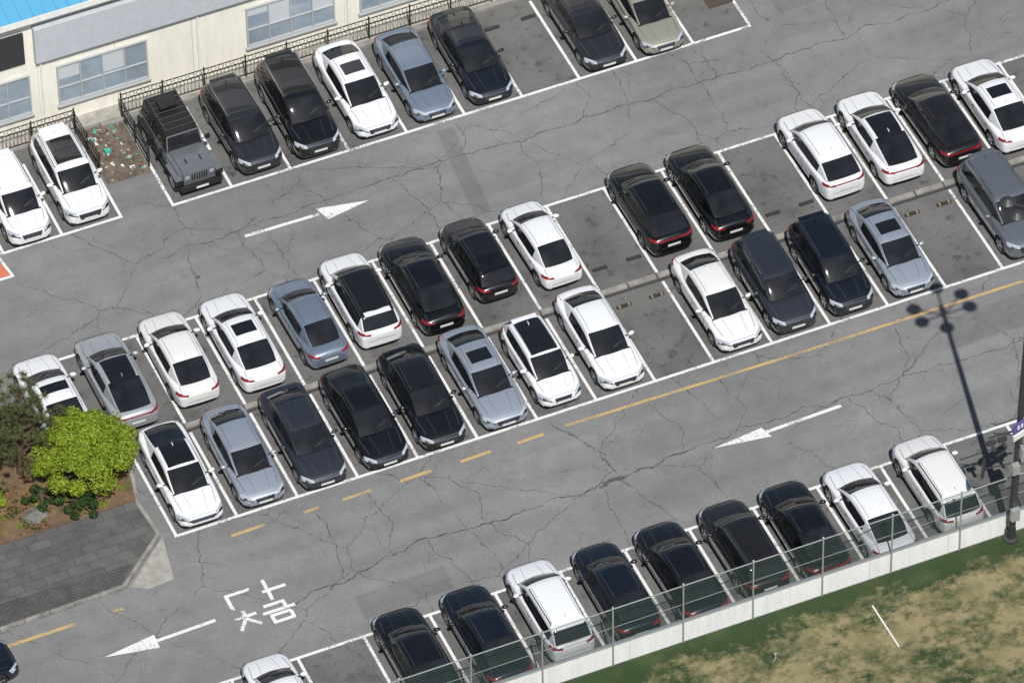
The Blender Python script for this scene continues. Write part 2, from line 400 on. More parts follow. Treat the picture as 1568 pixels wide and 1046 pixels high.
    seam((0,0,-1),(X(hd+.05),wrf*.86,2),(X(rr-.15),wrf*.84,2),.016);seam((0,0,-1),(X(hd+.05),-wrf*.86,2),(X(rr-.15),-wrf*.84,2),.016)
    if roof=='small2':
        a0,a1=hd+.3,hd+.92
        decal((0,0,-1),[(X(a0),-.42,2),(X(a0),.42,2),(X(a1),.42,2),(X(a1),-.42,2)],8,6,9,.008)
    if roof in('pano','panof'):
        a0=hd+(.25 if roof=='pano' else .02);a1=(rr-.55) if roof=='pano' else rr+.02
        decal((0,0,-1),[(X(a0),-.52,2),(X(a0),.52,2),(X(a1),.5,2),(X(a1),-.5,2)],10,12,9,.008)
        seam((0,0,-1),(X((a0+a1)/2),-.5,2),(X((a0+a1)/2),.5,2),.03,m=2,off=.012)
    for sd in(1,-1):
        D=(-.75,-sd*.25,-.6)
        if boxy: D=(-.85,-sd*.3,-.35)
        decal(D,[(X(.05),sd*.52*h,.55+k),(X(.30),sd*.97*h,.62+k),(X(.46),sd*.93*h,.73+k),(X(.12),sd*.54*h,.655+k)],8,4,5,.008)
        decal(D,[(X(.02),sd*.5*h,.525+k),(X(.28),sd*.99*h,.60+k),(X(.30),sd*.98*h,.625+k),(X(.04),sd*.5*h,.555+k)],8,1,2,.012)
        decal(D,[(X(.09),sd*.66*h,.575+k),(X(.22),sd*.84*h,.61+k),(X(.26),sd*.83*h,.66+k),(X(.12),sd*.66*h,.63+k)],4,3,2,.012)
        decal((-1,-sd*.15,0),[(X(0),sd*.62*h,.3),(X(0),sd*.85*h,.33),(X(0),sd*.85*h,.43),(X(0),sd*.64*h,.38)],4,2,2,.008)
        zt=dk-.2
        decal((.8,-sd*.45,-.15),[(X(L),sd*.5*h,zt),(X(L-.25),sd*1.0*h,zt+.02),(X(L-.3),sd*.98*h,zt+.11),(X(L),sd*.52*h,zt+.075)],8,3,6,.008)
        seam((0,0,-1),(X(cw-.1),sd*.80*h,1),(X(.42),sd*.70*h,1),.018,tree=bb)
        seam((0,0,-1),(X(cw-.15),sd*.4*h,1),(X(.3),sd*.3*h,1),.01,tree=bb)
        if not boxy: seam((0,0,-1),(X(gb+.02),sd*.72*h,1.3),(X(L-.12),sd*.74*h,1.3),.016,tree=bb)
        for d in(cw+.28,(cw+rr)/2+.22,rr+.22):
            seam((0,-sd,0),(X(d),sd*2,.3),(X(d-.02),sd*2,.9+k),.016)
        decal((0,-sd,0),[(X((cw+rr)/2+.16),sd*2,.95+k),(X((cw+rr)/2+.26),sd*2,.95+k),(X((cw+rr)/2+.29),sd*2,H-.17),(X((cw+rr)/2+.2),sd*2,H-.17)],1,6,2,.006)
        if kind!='suv': seam((0,-sd,0),(X(cw+.55),sd*2,.955+k),(X(rr+.1),sd*2,.965+k),.02,m=8,off=.008)
        for d in((cw+rr)/2+.05,rr+.02):
            decal((0,-sd,0),[(X(d),sd*2,.78+k*.8),(X(d-.17),sd*2,.78+k*.8),(X(d-.17),sd*2,.81+k*.8),(X(d),sd*2,.81+k*.8)],2,1,8,.02)
        seam((0,-sd,0),(X(cw+.2),sd*2,.28),(X(L-1.2),sd*2,.28),.08,m=2,off=.01)
        mx=X(cw+.5)
        bm=bmesh.new();bmesh.ops.create_uvsphere(bm,u_segments=10,v_segments=7,radius=1)
        bm.verts.index_update()
        mv=[Vector((v.co.x*.085,v.co.y*.13,v.co.z*.075))+Vector((mx-.02*v.co.y*sd,sd*(h+.08),.99+k)) for v in bm.verts]
        B.add(mv,[[v.index for v in f.verts] for f in bm.faces],0);bm.free()
        B.bar((mx,sd*(wb-.06),.94+k),(mx,sd*(h+.05),.96+k),.025,2)
        if kind in('suv','suv_large','suv_small'):
            B.bar((X(hd+.2),sd*(wrf*1.0),H-.01),(X(rr-.1),sd*wrf*.95,H-.01),.02,8 if roof!='black' else 2)
            for d in(hd+.2,mid,rr-.1): B.bar((X(d),sd*wrf*.97,H-.1),(X(d),sd*wrf*.97,H-.02),.02,2)
        seam((0,0,-1),(X(cw+.02),sd*.05*h+.1,1.2),(X(cw+.2),sd*.05*h+.58*h,1.3),.018,m=2,off=.012)
    if boxy and kind!='coupe_suv':
        B.box((X(rr+.12),0,H-.085),(.24,wrf*1.6,.035),0,Matrix.Identity(4),.012)
    if kind in('fastback','coupe_suv'):
        decal((1,0,0),[(X(L),-.54*h,dk-.18),(X(L),.54*h,dk-.18),(X(L),.54*h,dk-.13),(X(L),-.54*h,dk-.13)],8,1,6,.008)
    gw={'sedan_large':.46,'sedan_mid':.38,'fastback':.5,'small_sedan':.34,'hatch':.36,'suv':.46,'suv_small':.42,'coupe_suv':.42,'suv_large':.5}[kind]*h
    gz0={'fastback':.47,'suv':.38,'suv_large':.34,'small_sedan':.48}.get(kind,.42)
    decal((-1,0,0),[(X(0),-gw*.9,gz0+k*.9),(X(0),gw*.9,gz0+k*.9),(X(0),gw*1.08,.60+k),(X(0),-gw*1.08,.60+k)],8,5,2,.008)
    for q in range(3): seam((-1,0,0),(X(0),-gw*.95,gz0+.035+k*.92+q*(.58-gz0)/3),(X(0),gw*.95,gz0+.035+k*.92+q*(.58-gz0)/3),.012,m=8,off=.014)
    seam((-1,0,0),(X(0),-gw*1.08,.605+k),(X(0),gw*1.08,.605+k),.022,m=8,off=.016)
    decal((-1,0,0),[(X(0),-.6*h,.25),(X(0),.6*h,.25),(X(0),.55*h,.345),(X(0),-.55*h,.345)],8,2,2,.008)
    decal((-1,0,0),[(X(0),-.26,.385+k*.6),(X(0),.26,.385+k*.6),(X(0),.26,.49+k*.6),(X(0),-.26,.49+k*.6)],4,2,7,.022)
    decal((1,0,0),[(X(L),-.26,.58+k),(X(L),.26,.58+k),(X(L),.26,.69+k),(X(L),-.26,.69+k)],4,2,7,.02)
    decal((1,0,0),[(X(L),-.6*h,.26),(X(L),.6*h,.26),(X(L),.62*h,.38),(X(L),-.62*h,.38)],6,2,2,.008)
    seam((-1,0,-.7),(X(.14),-.55*h,.66+k),(X(.14),.55*h,.66+k),.016,tree=bb)
    seam((1,0,-.3),(X(L),-.6*h,.52+k),(X(L),.6*h,.52+k),.016,tree=bb)
    seam((0,0,-1),(X(cw-.06),-.78*h,1.1),(X(cw-.06),.78*h,1.1),.07,m=2,off=.006,tree=bb)
    B.box((X(rr-.25),0,H+.03),(.16,.03,.07),0 if roof!='black' else 9,bev=.01)
    for x in wx:
        for sd in(1,-1):
            yo=sd*(h-.02);o=-sd
            B.lathe([(wr*.62,yo+o*.02),(wr*.9,yo),(wr,yo+o*.03),(wr,yo+o*.2),(wr*.7,yo+o*.22),(.01,yo+o*.22)],'Y',(x,0,wr),22,3)
            B.lathe([(wr*.68,yo+o*.005),(wr*.64,yo+o*.03),(wr*.6,yo+o*.07),(.01,yo+o*.09)],'Y',(x,0,wr),20,[4,2,2])
            for q in range(5):
                a=q*2*math.pi/5+.3;ca,sa=math.cos(a),math.sin(a)
                w_,r0,r1=.045,.02,wr*.66
                px,pz=-sa*w_,ca*w_
                y0=yo+o*.012;y1=yo+o*.02
                B.add([(x+ca*r0+px*.7,y1,wr+sa*r0+pz*.7),(x+ca*r1+px,y0,wr+sa*r1+pz),(x+ca*r1-px,y0,wr+sa*r1-pz),(x+ca*r0-px*.7,y1,wr+sa*r0-pz*.7)],[(0,1,2,3)],4)
            B.lathe([(.001,yo+o*.0),(.06,yo+o*.008),(.07,yo+o*.03)],'Y',(x,0,wr),12,4)
    me=B.mesh('car_'+kind+'_'+roof,[PA['white']]+CM[1:],smooth=38)
    cache[key]=me;return me
SC=1.045
def place(name,me,paintname,x,y,rot):
    o=bpy.data.objects.new(name,me);scene.collection.objects.link(o)
    o.material_slots[0].link='OBJECT';o.material_slots[0].material=PA[paintname]
    o.location=(x,y,.014);o.rotation_euler=(0,0,math.radians(rot));o.scale=(SC,SC,SC);return o
def car(row,i,kind,col,roof='none',dx=0,dy=0,yaw=None):
    L=TY[kind]['L']*SC
    if row=='B': x,y,r=2.5*i+1.25,-.05+L/2,-90
    if row=='A': x,y,r=2.5*i+1.25,10.68-L/2,90
    if row=='T': x,y,r=6.4966+2.525*i+1.26,16.8+L/2,-90
    if row=='L': x,y,r=4.37-2.5*i-1.25,16.95+L/2,-90
    if row=='C': x,y,r=4.53+2.685*i+1.34,-7.6-L/2,90
    if yaw is None: yaw=random.uniform(-1.1,1.1)
    nm='parked_suv' if 'suv' in kind else 'parked_car'
    return place(nm,car_mesh(kind,roof),col,x+dx,y+dy,r+yaw)
CARS=[('L',0,'suv','white','pano'),('L',1,'suv_small','white','none',0,-.15),
('T',1,'suv','darkgrey','none',.15),('T',2,'suv_large','black','small2',.1,-.1),('T',3,'sedan_large','white','small2',.15),('T',4,'sedan_mid','bluesilver','none',.1,-.1),('T',5,'sedan_large','navy','none',.1,-.1),
('T',7,'sedan_large','darkgrey','none',0,-.2),('T',8,'sedan_mid','champagne','none',0,-.3),
('A',-1,'fastback','white','pano',-.62,-.1),('A',0,'fastback','lightgrey','panof',-.5),('A',1,'sedan_mid','pearl','none',-.35,.05),('A',2,'sedan_large','white','small2',-.25),('A',3,'small_sedan','bluesilver','none',0,-.35),
('A',4,'suv','white','black',-.2),('A',5,'sedan_large','black','none',-.15),('A',6,'hatch','black','pano',-.05),('A',7,'small_sedan','white','none',0,-.1),('A',9,'coupe_suv','black','none',-.3),('A',10,'sedan_large','black','none',-.2,.1),
('A',12,'coupe_suv','white','none',-.3,.05),('A',13,'fastback','white','panof',-.2,.1),('A',14,'fastback','charblack','none',-.2,.1),('A',15,'sedan_large','white','small2',-.2,-.1),
('B',0,'fastback','white','panof',-.1,-.05),('B',1,'sedan_mid','silver','none',-.05,-.05),('B',2,'sedan_large','slate','none',-.05,-.15),('B',3,'fastback','black','none',0,-.15),('B',4,'sedan_large','black','panof',-.05,-.1),('B',5,'sedan_large','silver','small2',0,-.1),
('B',6,'hatch','white','panof',-.1,.12),('B',7,'sedan_large','white'),('B',9,'sedan_large','pearl'),('B',10,'suv','slate','none',-.1),('B',11,'suv','navy','none',-.15),('B',12,'sedan_mid','silver','small2',-.05,-.05),('B',14,'suv_large','midgrey'),
('C',-2,'sedan_mid','white','none',-.1),('C',0,'sedan_large','black','none',-.1,.15),('C',1,'sedan_large','navy','none',0,.15),('C',2,'suv','white','none',0,.2),('C',3,'sedan_mid','navy','none',0,.15),('C',4,'sedan_large','black','none',-.05,.15),('C',5,'suv','charblack','none',-.1,.05),('C',6,'fastback','black','none',-.25,.15),('C',7,'sedan_large','white','none',-.3),('C',8,'suv','pearl','none',0,.1),
]
for c in CARS: car(*c)
place('parked_car',car_mesh('sedan_mid','none'),'navy',-10.45,-3.7,2)
def jeep(x,y,r):
    B=MB();L=4.6;h=.9
    B.box((-.25,0,.72),(4.0,1.56,.62),0,bev=.06)
    B.box((1.15,0,.93),(1.35,1.28,.42),0,bev=.07)
    B.box((1.86,0,.85),(.14,1.3,.62),0,bev=.04)
    for q in range(7): B.box((1.935,(q-3)*.1,.88),(.02,.05,.3),2)
    for sd in(1,-1):
        vs=[];n=14
        for k_ in range(n): a=2*math.pi*k_/n;vs.append((1.945,sd*.5+.095*math.cos(a),.93+.095*math.sin(a)))
        B.add(vs,[list(range(n))],5)
        B.box((1.4,sd*.82,.86),(1.05,.3,.07),0,bev=.025);B.box((1.92,sd*.82,.74),(.07,.3,.22),2,bev=.02);B.box((.85,sd*.82,.7),(.07,.3,.3),2,bev=.02)
        B.box((-1.4,sd*.84,.88),(1.0,.24,.07),2,bev=.025);B.box((-.88,sd*.84,.74),(.07,.24,.24),2,bev=.02);B.box((-1.92,sd*.84,.74),(.07,.24,.24),2,bev=.02)
        B.box((.0,sd*.82,.4),(1.7,.1,.1),2,bev=.02)
        B.box((.42,sd*.98,1.22),(.1,.2,.2),2,bev=.03);B.bar((.4,sd*.75,1.15),(.42,sd*.95,1.18),.02,2)
        for d in(.45,-.35,-1.1): B.box((d,sd*.783,.72),(.015,.01,.5),10)
        for wx in(1.38,-1.4):
            yo=sd*.93;o=-sd;R=.4
            B.lathe([(R*.55,yo+o*.03),(R*.9,yo),(R,yo+o*.03),(R,yo+o*.24),(R*.6,yo+o*.26),(.01,yo+o*.26)],'Y',(wx,0,R),22,3)
            B.lathe([(R*.58,yo+o*.01),(R*.52,yo+o*.05),(.15,yo+o*.08),(.08,yo+o*.02),(.001,yo+o*.01)],'Y',(wx,0,R),20,4)
    B.box((2.1,0,.55),(.22,1.7,.2),2,bev=.05);B.box((2.22,0,.55),(.01,.5,.1),7)
    def prism(pts,w0,w1,m):
        n=len(pts);vs=[(a,w0 if b<1.2 else w1,b) for a,b in pts]+[(a,-(w0 if b<1.2 else w1),b) for a,b in pts]
        B.add(vs,[list(range(n))[::-1],list(range(n,2*n))]+[[i,(i+1)%n,n+(i+1)%n,n+i] for i in range(n)],m)
    prism([(.52,1.0),(.3,1.72),(-1.95,1.74),(-2.08,1.0)],.76,.66,2)
    B.add([(.535,.66,1.1),(.535,-.66,1.1),(.345,-.6,1.62),(.345,.6,1.62)],[(0,1,2,3)],1)
    B.add([(.545,.74,1.02),(.545,-.74,1.02),(.53,-.74,1.08),(.53,.74,1.08)],[(0,1,2,3)],0)
    for sd in(1,-1):
        B.bar((.54,sd*.72,1.03),(.33,sd*.645,1.7),.03,0)
        for a,b_ in((.25,-.35),(-.5,-1.1),(-1.25,-1.85)):
            B.add([(a,sd*.765,1.12),(b_,sd*.765,1.12),(b_,sd*.69,1.58),(a-.05,sd*.69,1.58)],[(0,1,2,3)],1)
        B.bar((.2,sd*.6,1.86),(-1.9,sd*.6,1.88),.025,10)
    B.bar((.34,-.64,1.7),(.34,.64,1.7),.03,0)
    for q in range(7): B.bar((.1-q*.32,-.62,1.86),(.1-q*.32,.62,1.86),.018,10)
    for q in(.0,-.8,-1.8):
        for sd in(1,-1): B.bar((q,sd*.6,1.7),(q,sd*.6,1.87),.02,2)
    B.box((-1.25,0,1.93),(.6,.7,.12),2,bev=.04)
    B.lathe([(.001,-.12),(.3,-.12),(.38,-.05),(.38,.1),(.001,.12)],'Z',(0,0,0),20,3)
    n=5*20
    for k_ in range(len(B.v)-n,len(B.v)):
        v=B.v[k_];B.v[k_]=Vector((-2.18-v.z,v.y,1.0+v.x))
    B.box((1.15,0,1.145),(.9,.5,.02),0,bev=.008)
    for sd in(1,-1): B.box((1.3,sd*.3,1.165),(.25,.05,.02),2)
    me=B.mesh('off_roader',[PA['white']]+CM[1:],smooth=35)
    return place('parked_off_road_suv',me,'gunmetal',x,y,r)
jeep(6.4966+1.25,16.75+2.3,-89)
# ---------------------------------------------------------------- camera
f0,phi,al,roll=11425.94,.79563,.39336,-.02143
r0=Vector((math.cos(al),-math.sin(al),0));fh=Vector((math.sin(al),math.cos(al),0))
fw=fh*math.cos(phi)+Vector((0,0,-math.sin(phi)));u0=r0.cross(fw)
r_=r0*math.cos(roll)+u0*math.sin(roll);u_=-r0*math.sin(roll)+u0*math.cos(roll)
cam=bpy.data.cameras.new('cam');co=bpy.data.objects.new('camera',cam);scene.collection.objects.link(co)
loc=(-62.35965,-184.04105,208.08736)
mat=Matrix.Identity(4)
for a in range(3): mat[a][0]=r_[a];mat[a][1]=u_[a];mat[a][2]=-fw[a];mat[a][3]=loc[a]
co.matrix_world=mat;cam.sensor_width=36;cam.lens=36*f0/1568;cam.clip_start=1;cam.clip_end=3000;scene.camera=co
# ---------------------------------------------------------------- ground
sheet('ground',[(-900,-900),(900,-900),(900,900),(-900,900)],0,M['lane'])
for n,(x0,x1,y0,y1) in {'B':(0,70,0,4.9),'A':(-2.5,70,5.3,10.55),'T':(6.5,31.75,16.8,22.0),'L':(-40,4.4,17.05,22.2),'C':(-40,60,-12.75,-7.7)}.items():
    sheet('stall_asphalt',[(x0,y0),(x1,y0),(x1,y1),(x0,y1)],.004,M['stall'])
for P in([(4.9,-6.9),(8.6,-6.8),(8.7,-5.6),(5.0,-5.7)],[(17.2,11.2),(17.9,11.2),(18.4,16.3),(17.7,16.3)],[(31.5,-3.2),(36,-3.1),(36,-1.5),(31.6,-1.6)],[(33.2,16.9),(36.5,17.1),(36.4,19.4),(33.1,19.2)]):
    sheet('asphalt_repair_patch',P,.003,M['patch'])
lines=MB()
def strip(b,p,q,w,z,m=0,n=1):
    p=Vector((*p,z));q=Vector((*q,z));d=(q-p).normalized();s=Vector((-d.y,d.x,0))*w/2
    b.add([p-s,q-s,q+s,p+s],[(0,1,2,3)],m)
def hline(x0,x1,y): strip(lines,(x0,y),(x1,y),.13,.008)
def vline(x,y0,y1): strip(lines,(x,y0),(x,y1),.12,.012)
hline(-.07,72,0);hline(-2.56,72,10.6);hline(6.44,31.8,16.76);hline(-40,4.43,17.0);hline(-40,60,-7.68)
for i in range(0,28): vline(2.5*i,.06,4.85)
for i in range(-1,28): vline(2.5*i,5.4,10.54)
for i in range(0,11): vline(6.4966+2.525*i,16.82,21.8)
for i in range(0,10): vline(4.37-2.5*i,17.06,21.4)
for i in range(-10,20): vline(4.53+2.685*i,-12.6,-7.74)
lines.obj('parking_lines',[M['white']])
y=MB()
strip(y,(15.83,-.765),(25.07,-.91),.13,.008);strip(y,(25.075,-.91),(35.45,-.95),.13,.008);strip(y,(35.46,-.95),(60,-1.0),.13,.008)
for x0,x1 in((1.9,3.3),(4.9,5.5),(6.5,7.7),(8.9,10.2),(11.4,12.7),(13.8,14.9)): strip(y,(x0,-.86),(x1,-.83),.14,.008)
strip(y,(-9.5,-2.66),(-5.15,-2.64),.15,.008);strip(y,(-3.6,-2.64),(-3.2,-2.64),.14,.008)
y.obj('yellow_lane_line',[M['yellow']])
def arrow(s0,s1,h1,h2,tip):
    b=MB();strip(b,s0,s1,.15,.008);b.add([(*h1,.012),(*h2,.012),(*tip,.012)],[(0,1,2)]);b.obj('arrow_marking',[M['white']])
arrow((8.45,13.95),(11.6,13.9),(11.59,14.23),(11.83,13.47),(13.71,13.8))
arrow((-.25,-4.63),(-2.64,-4.7),(-2.63,-4.36),(-2.67,-5.06),(-4.75,-4.67))
arrow((26.01,-4.16),(22.8,-4.25),(22.71,-3.97),(22.88,-4.55),(20.58,-4.2))
tx=MB()
t=[(.48,-3.68),(1.5,-3.68),(.55,-3.75),(.55,-4.45), (1.9,-4.02),(2.85,-4.02),(2.12,-3.45),(2.12,-4.55),
   (.42,-4.92),(1.3,-4.92),(.86,-4.6),(.86,-5.0),(.86,-4.98),(.45,-5.55),(.86,-5.05),(1.3,-5.5),
   (1.65,-4.75),(2.5,-4.75),(2.45,-4.75),(2.45,-5.04),(1.5,-5.1),(2.8,-5.1),(1.72,-5.3),(2.55,-5.3),(1.78,-5.3),(1.78,-5.66),(1.72,-5.66),(2.6,-5.66),(2.54,-5.3),(2.54,-5.66)]
for i in range(0,len(t),2): strip(tx,t[i],t[i+1],.145,.008+.0005*i)
tx.obj('road_lettering',[M['white']])
ck=MB()
def crack(pts,w,amp=.3):
    P=[]
    for a,b_ in zip(pts[:-1],pts[1:]):
        a=Vector(a);b_=Vector(b_);n=max(2,int((b_-a).length/.13))
        for k in range(n): P.append(a.lerp(b_,k/n))
    vs=[];fs=[];d0=(Vector(pts[-1])-Vector(pts[0])).normalized();nn=Vector((-d0.y,d0.x))
    for i,q in enumerate(P):
        n1=noise.noise(Vector((q.x*.9,q.y*.9,3)));n2=noise.noise(Vector((q.x*4,q.y*4,9)))
        q=q+nn*(amp*n1+.12*n2);ww=nn*w*(.2+1.1*random.random())
        vs+= [(q.x-ww.x,q.y-ww.y,.0062),(q.x+ww.x,q.y+ww.y,.0062)]
        if i: fs.append((2*i-2,2*i,2*i+1,2*i-1))
    ck.add(vs,fs)
crack([(2.49,-5.09),(4.78,-4.72),(7.1,-4.29),(8.5,-4.18),(11.69,-4.31),(14.19,-4.2),(16.65,-4.21),(20.4,-3.88)],.03)
crack([(20.4,-3.88),(23.7,-3.75),(27.3,-3.8),(34,-3.85),(45,-3.8)],.018)
crack([(5.0,14.2),(15.05,14.63),(17.65,14.76),(20.65,14.44),(23.57,14.57),(26.43,14.53),(29.33,14.56),(31.8,14.54),(38.18,14.71),(50,14.6)],.022)
for (a,b_) in(((4.8,-4.7),(5.3,-1.0)),((7.1,-4.3),(7.6,-.8)),((11.2,-4.3),(10.6,-1.2)),((11.2,-4.3),(11.8,-7.4)),((16.6,-4.2),(17.6,-7.3)),((16.6,-4.2),(15.6,-.6)),((22,-3.8),(22.4,-.6)),((26.4,-3.8),(27.4,-7.5)),((29,-3.8),(29.7,-1)),((8.4,-4.2),(9.3,-7.4)),((19.5,-3.9),(19.2,-.9)),
              ((15,14.6),(15.6,11)),((20.6,14.5),(20,11.1)),((26.4,14.5),(27.1,10.9)),((23.5,14.6),(24,16.7)),((31.8,14.5),(31.2,11)),((34.8,14.6),(35.2,20)),((17.8,14.6),(18.6,16.6)),((29.3,14.5),(29.0,16.6)),((6,14.2),(5.2,11)),((9,14.4),(9.6,10.9))):
    crack([a,((a[0]+b_[0])/2+.3,(a[1]+b_[1])/2),b_],.016,.4)
ck.obj('asphalt_cracks',[M['crack']])
sn=MB()
def blob(x,y_,rx,ry,z=.0068):
    n=22;vs=[]
    for k in range(n):
        a=2*math.pi*k/n;rr=1+.5*noise.noise(Vector((math.cos(a)*1.5+x,math.sin(a)*1.5+y_,1)))
        vs.append((x+rx*rr*math.cos(a),y_+ry*rr*math.sin(a),z))
    sn.add(vs,[list(range(n))])
blob(16.4,-4.15,.5,.1);blob(15.9,-4.3,.2,.07,.0072);blob(21.2,1.1,.2,.24);blob(21.3,8.9,.15,.2);blob(33.6,1.3,.22,.16);blob(28.6,8.6,.18,.2);blob(5.9,12.6,.12,.08);blob(23.0,18.2,.16,.2);blob(3.3,-9.4,.2,.22)
for _ in range(26):
    i=random.choice([8,11,13,8]);yy=random.uniform(.6,3.8) if random.random()<.5 else random.uniform(7,10);blob(2.5*i+1.25+random.uniform(-.9,.9),yy,random.uniform(.02,.07),random.uniform(.02,.07),.0074)
sn.obj('oil_stains',[M['stain']])
dv=MB()
for q in range(58):
    dv.box((-2.0+q*1.25,5.17,.06),(1.2,.24,.12),0,bev=.02)
dv.obj('divider_kerb',[M['kerb']])
sheet('divider_gutter',[(-2.5,4.9),(70,4.9),(70,5.36),(-2.5,5.36)],.016,M['gutter'])
dk_=MB();dk_.box((33,22.15,.07),(55,.25,.14),0,bev=.02);dk_.obj('back_kerb',[M['kerb']])
def stop(x,y,ye=True):
    b=MB();b.box((x,y,.055),(.62,.14,.09),0,bev=.025)
    if ye:
        for q in(-.2,.2): b.box((x+q,y,.058),(.08,.145,.094),1,bev=.02)
    b.obj('wheel_stop',[M['rub'],M['rubY']])
for i in(8,11):
    for q in(-.73,.73): stop(2.5*i+1.25+q,6.47,False)
for i in(8,13):
    for q in(-.7,.7): stop(2.5*i+1.25+q,4.2)
for i in(6.5,9.5):
    for q in(-.8,.8): stop(6.4966+2.525*i+q,20.9,False)
sheet('red_marking',[(-6,15.78),(-.82,15.75),(-.98,16.93),(-6,16.93)],.008,M['red'])
rb=MB();strip(rb,(-6,15.66),(-.68,15.66),.13,.012);strip(rb,(-.74,15.73),(-.9,16.93),.12,.016);rb.obj('red_marking_border',[M['white']])
b=MB();b.box((31.2,18.7,.008),(1.1,.7,.012),0)
for q in range(10): b.box((30.72+q*.1,18.7,.018),(.04,.62,.01),1)
b.obj('drain_grate',[M['gutter'],M['bark']])
# ---------------------------------------------------------------- island
def slab(name,poly,z,mat):
    n=len(poly);b=MB();b.add([(x,y_,0.001) for x,y_ in poly]+[(x,y_,z) for x,y_ in poly],[list(range(n,2*n))]+[[i,(i+1)%n,n+(i+1)%n,n+i] for i in range(n)]);return b.obj(name,[mat])
slab('planting_bed',[(-.5,3.5),(-.83,2.27),(-6.35,2.2),(-14,2.1),(-14,8),(-2.75,8),(-2.75,5.05),(-.6,5.0)],.16,M['soil'])
slab('sidewalk',[(-.83,2.26),(-.61,.29),(-2.8,-1.69),(-7.87,-1.82),(-14,-2.0),(-14,2.09),(-6.35,2.19)],.12,M['pave'])
kb=MB()
kp=[(-.35,4.9),(-.43,3.48),(-.75,2.1),(-.61,.29),(-2.8,-1.69),(-7.87,-1.82),(-14,-2.0)]
for a,b_ in zip(kp[:-1],kp[1:]):
    a=Vector((*a,0));b2=Vector((*b_,0));d=b2-a;T=Matrix.Translation((a+b2)/2)@Matrix.Rotation(math.atan2(d.y,d.x),4,'Z')
    n=max(1,int(d.length/1.0));sl_=d.length/n
    for q in range(n): kb.box((-d.length/2+(q+.5)*sl_,0,.07),(sl_-.015,.16,.145),0,T,.02)
kb.obj('sidewalk_kerb',[M['kerb']])
sheet('ribbed_paving',[(-2.95,-1.58),(-2.1,-.75),(-7.9,-.6),(-14,-.6),(-14,-1.85),(-7.87,-1.7)],.124,M['pave2'])
sheet('concrete_patch',[(-2.55,-1.75),(-1.1,-.35),(-.5,.15),(-.75,-1.2),(-.9,-2.05),(-2.0,-2.1)],.010,M['concrete'])
# ---------------------------------------------------------------- foliage
def leaves(b,c,rad,n,size,m=0,shell=.5):
    for _ in range(n):
        v=Vector((random.gauss(0,1),random.gauss(0,1),random.gauss(0,1))).normalized()
        r=(shell+(1-shell)*random.random())*(1+.25*noise.noise(v*2.5+Vector(c)))
        p=Vector((c[0]+v.x*rad[0]*r,c[1]+v.y*rad[1]*r,max(.2,c[2]+v.z*rad[2]*r)))
        a=Vector((random.gauss(0,1),random.gauss(0,1),random.gauss(0,1))).normalized();
        nrm=(v+a*.9).normalized();t1=nrm.orthogonal().normalized()
        t1=Matrix.Rotation(random.random()*6.28,3,nrm)@t1;t2=nrm.cross(t1)
        s=size*(.6+.8*random.random())
        b.add([p-t1*s,p+t2*s*.5,p+t1*s,p-t2*s*.5],[(0,1,2,3)],m)
def limbs(b,base,tips,r,m):
    b.bar(base,(base[0],base[1],base[2]+.7),r,m,7,r*.75)
    for t_ in tips:
        mid=Vector(base).lerp(Vector(t_),.5)+Vector((0,0,.25));b.bar((base[0],base[1],base[2]+.6),mid,r*.6,m,6,r*.4);b.bar(mid,t_,r*.4,m,5,.01)
def bush(name,x,y_,w,hh,n,mat,size,K=30):
    b=MB();tips=[]
    for k in range(K):
        a=k*2.4;rr=math.sqrt((k+.5)/K)*w*.82
        c=(x+rr*math.cos(a)+random.uniform(-.12,.12)*w,y_+rr*math.sin(a)+random.uniform(-.12,.12)*w,hh*(.3+.45*(1-(rr/w)**2))+random.uniform(-.2,.2));tips.append(c)
        rad=w*random.uniform(.17,.29);leaves(b,c,(rad,rad,rad*.75),n//K,size,1)
    limbs(b,(x,y_,.1),tips,.09,0);b.obj(name,[M['bark'],mat])
bush('round_tree',-2.1,4.2,2.15,3.4,30000,M['leafL'],.06,42)
bush('shrub',-2.9,2.75,.9,.85,4500,M['leafD'],.045,12)
bush('shrub',-4.1,3.6,.7,.8,2500,M['leafD'],.05,10)
bush('round_tree',-6.3,4.1,1.0,1.5,5000,M['leafL'],.06,14)
def pine(x,y_,hh):
    b=MB();b.bar((x,y_,.1),(x+.3,y_,hh),.16,0,8,.05)
    for k in range(30):
        z=hh*(.3+.7*k/30);a=k*2.4+random.uniform(-.3,.3);ln=(1-z/hh*.55)*2.0*random.uniform(.55,1.15)
        e=Vector((x+.3*z/hh+ln*math.cos(a),y_+ln*math.sin(a),z+.35));s=Vector((x+.3*z/hh,y_,z-.1))
        b.bar(s,e,.045,0,5,.012)
        for q in(.45,.7,.9,1.05):
            c=s.lerp(e,q)+Vector((random.uniform(-.25,.25),random.uniform(-.25,.25),.05))
            for _ in range(65):
                v=Vector((random.gauss(0,1),random.gauss(0,1),random.gauss(0,.7)+.4)).normalized();l_=random.uniform(.14,.27);w_=v.orthogonal().normalized()*.011
                b.add([c-w_,c+w_,c+v*l_+w_*.3,c+v*l_-w_*.3],[(0,1,2,3)],1)
    b.obj('pine_tree',[M['bark'],M['leafP']])
pine(-4.3,5.4,4.3);pine(-5.8,5.2,4.2);pine(-7.2,4.6,4.0)
lt=MB()
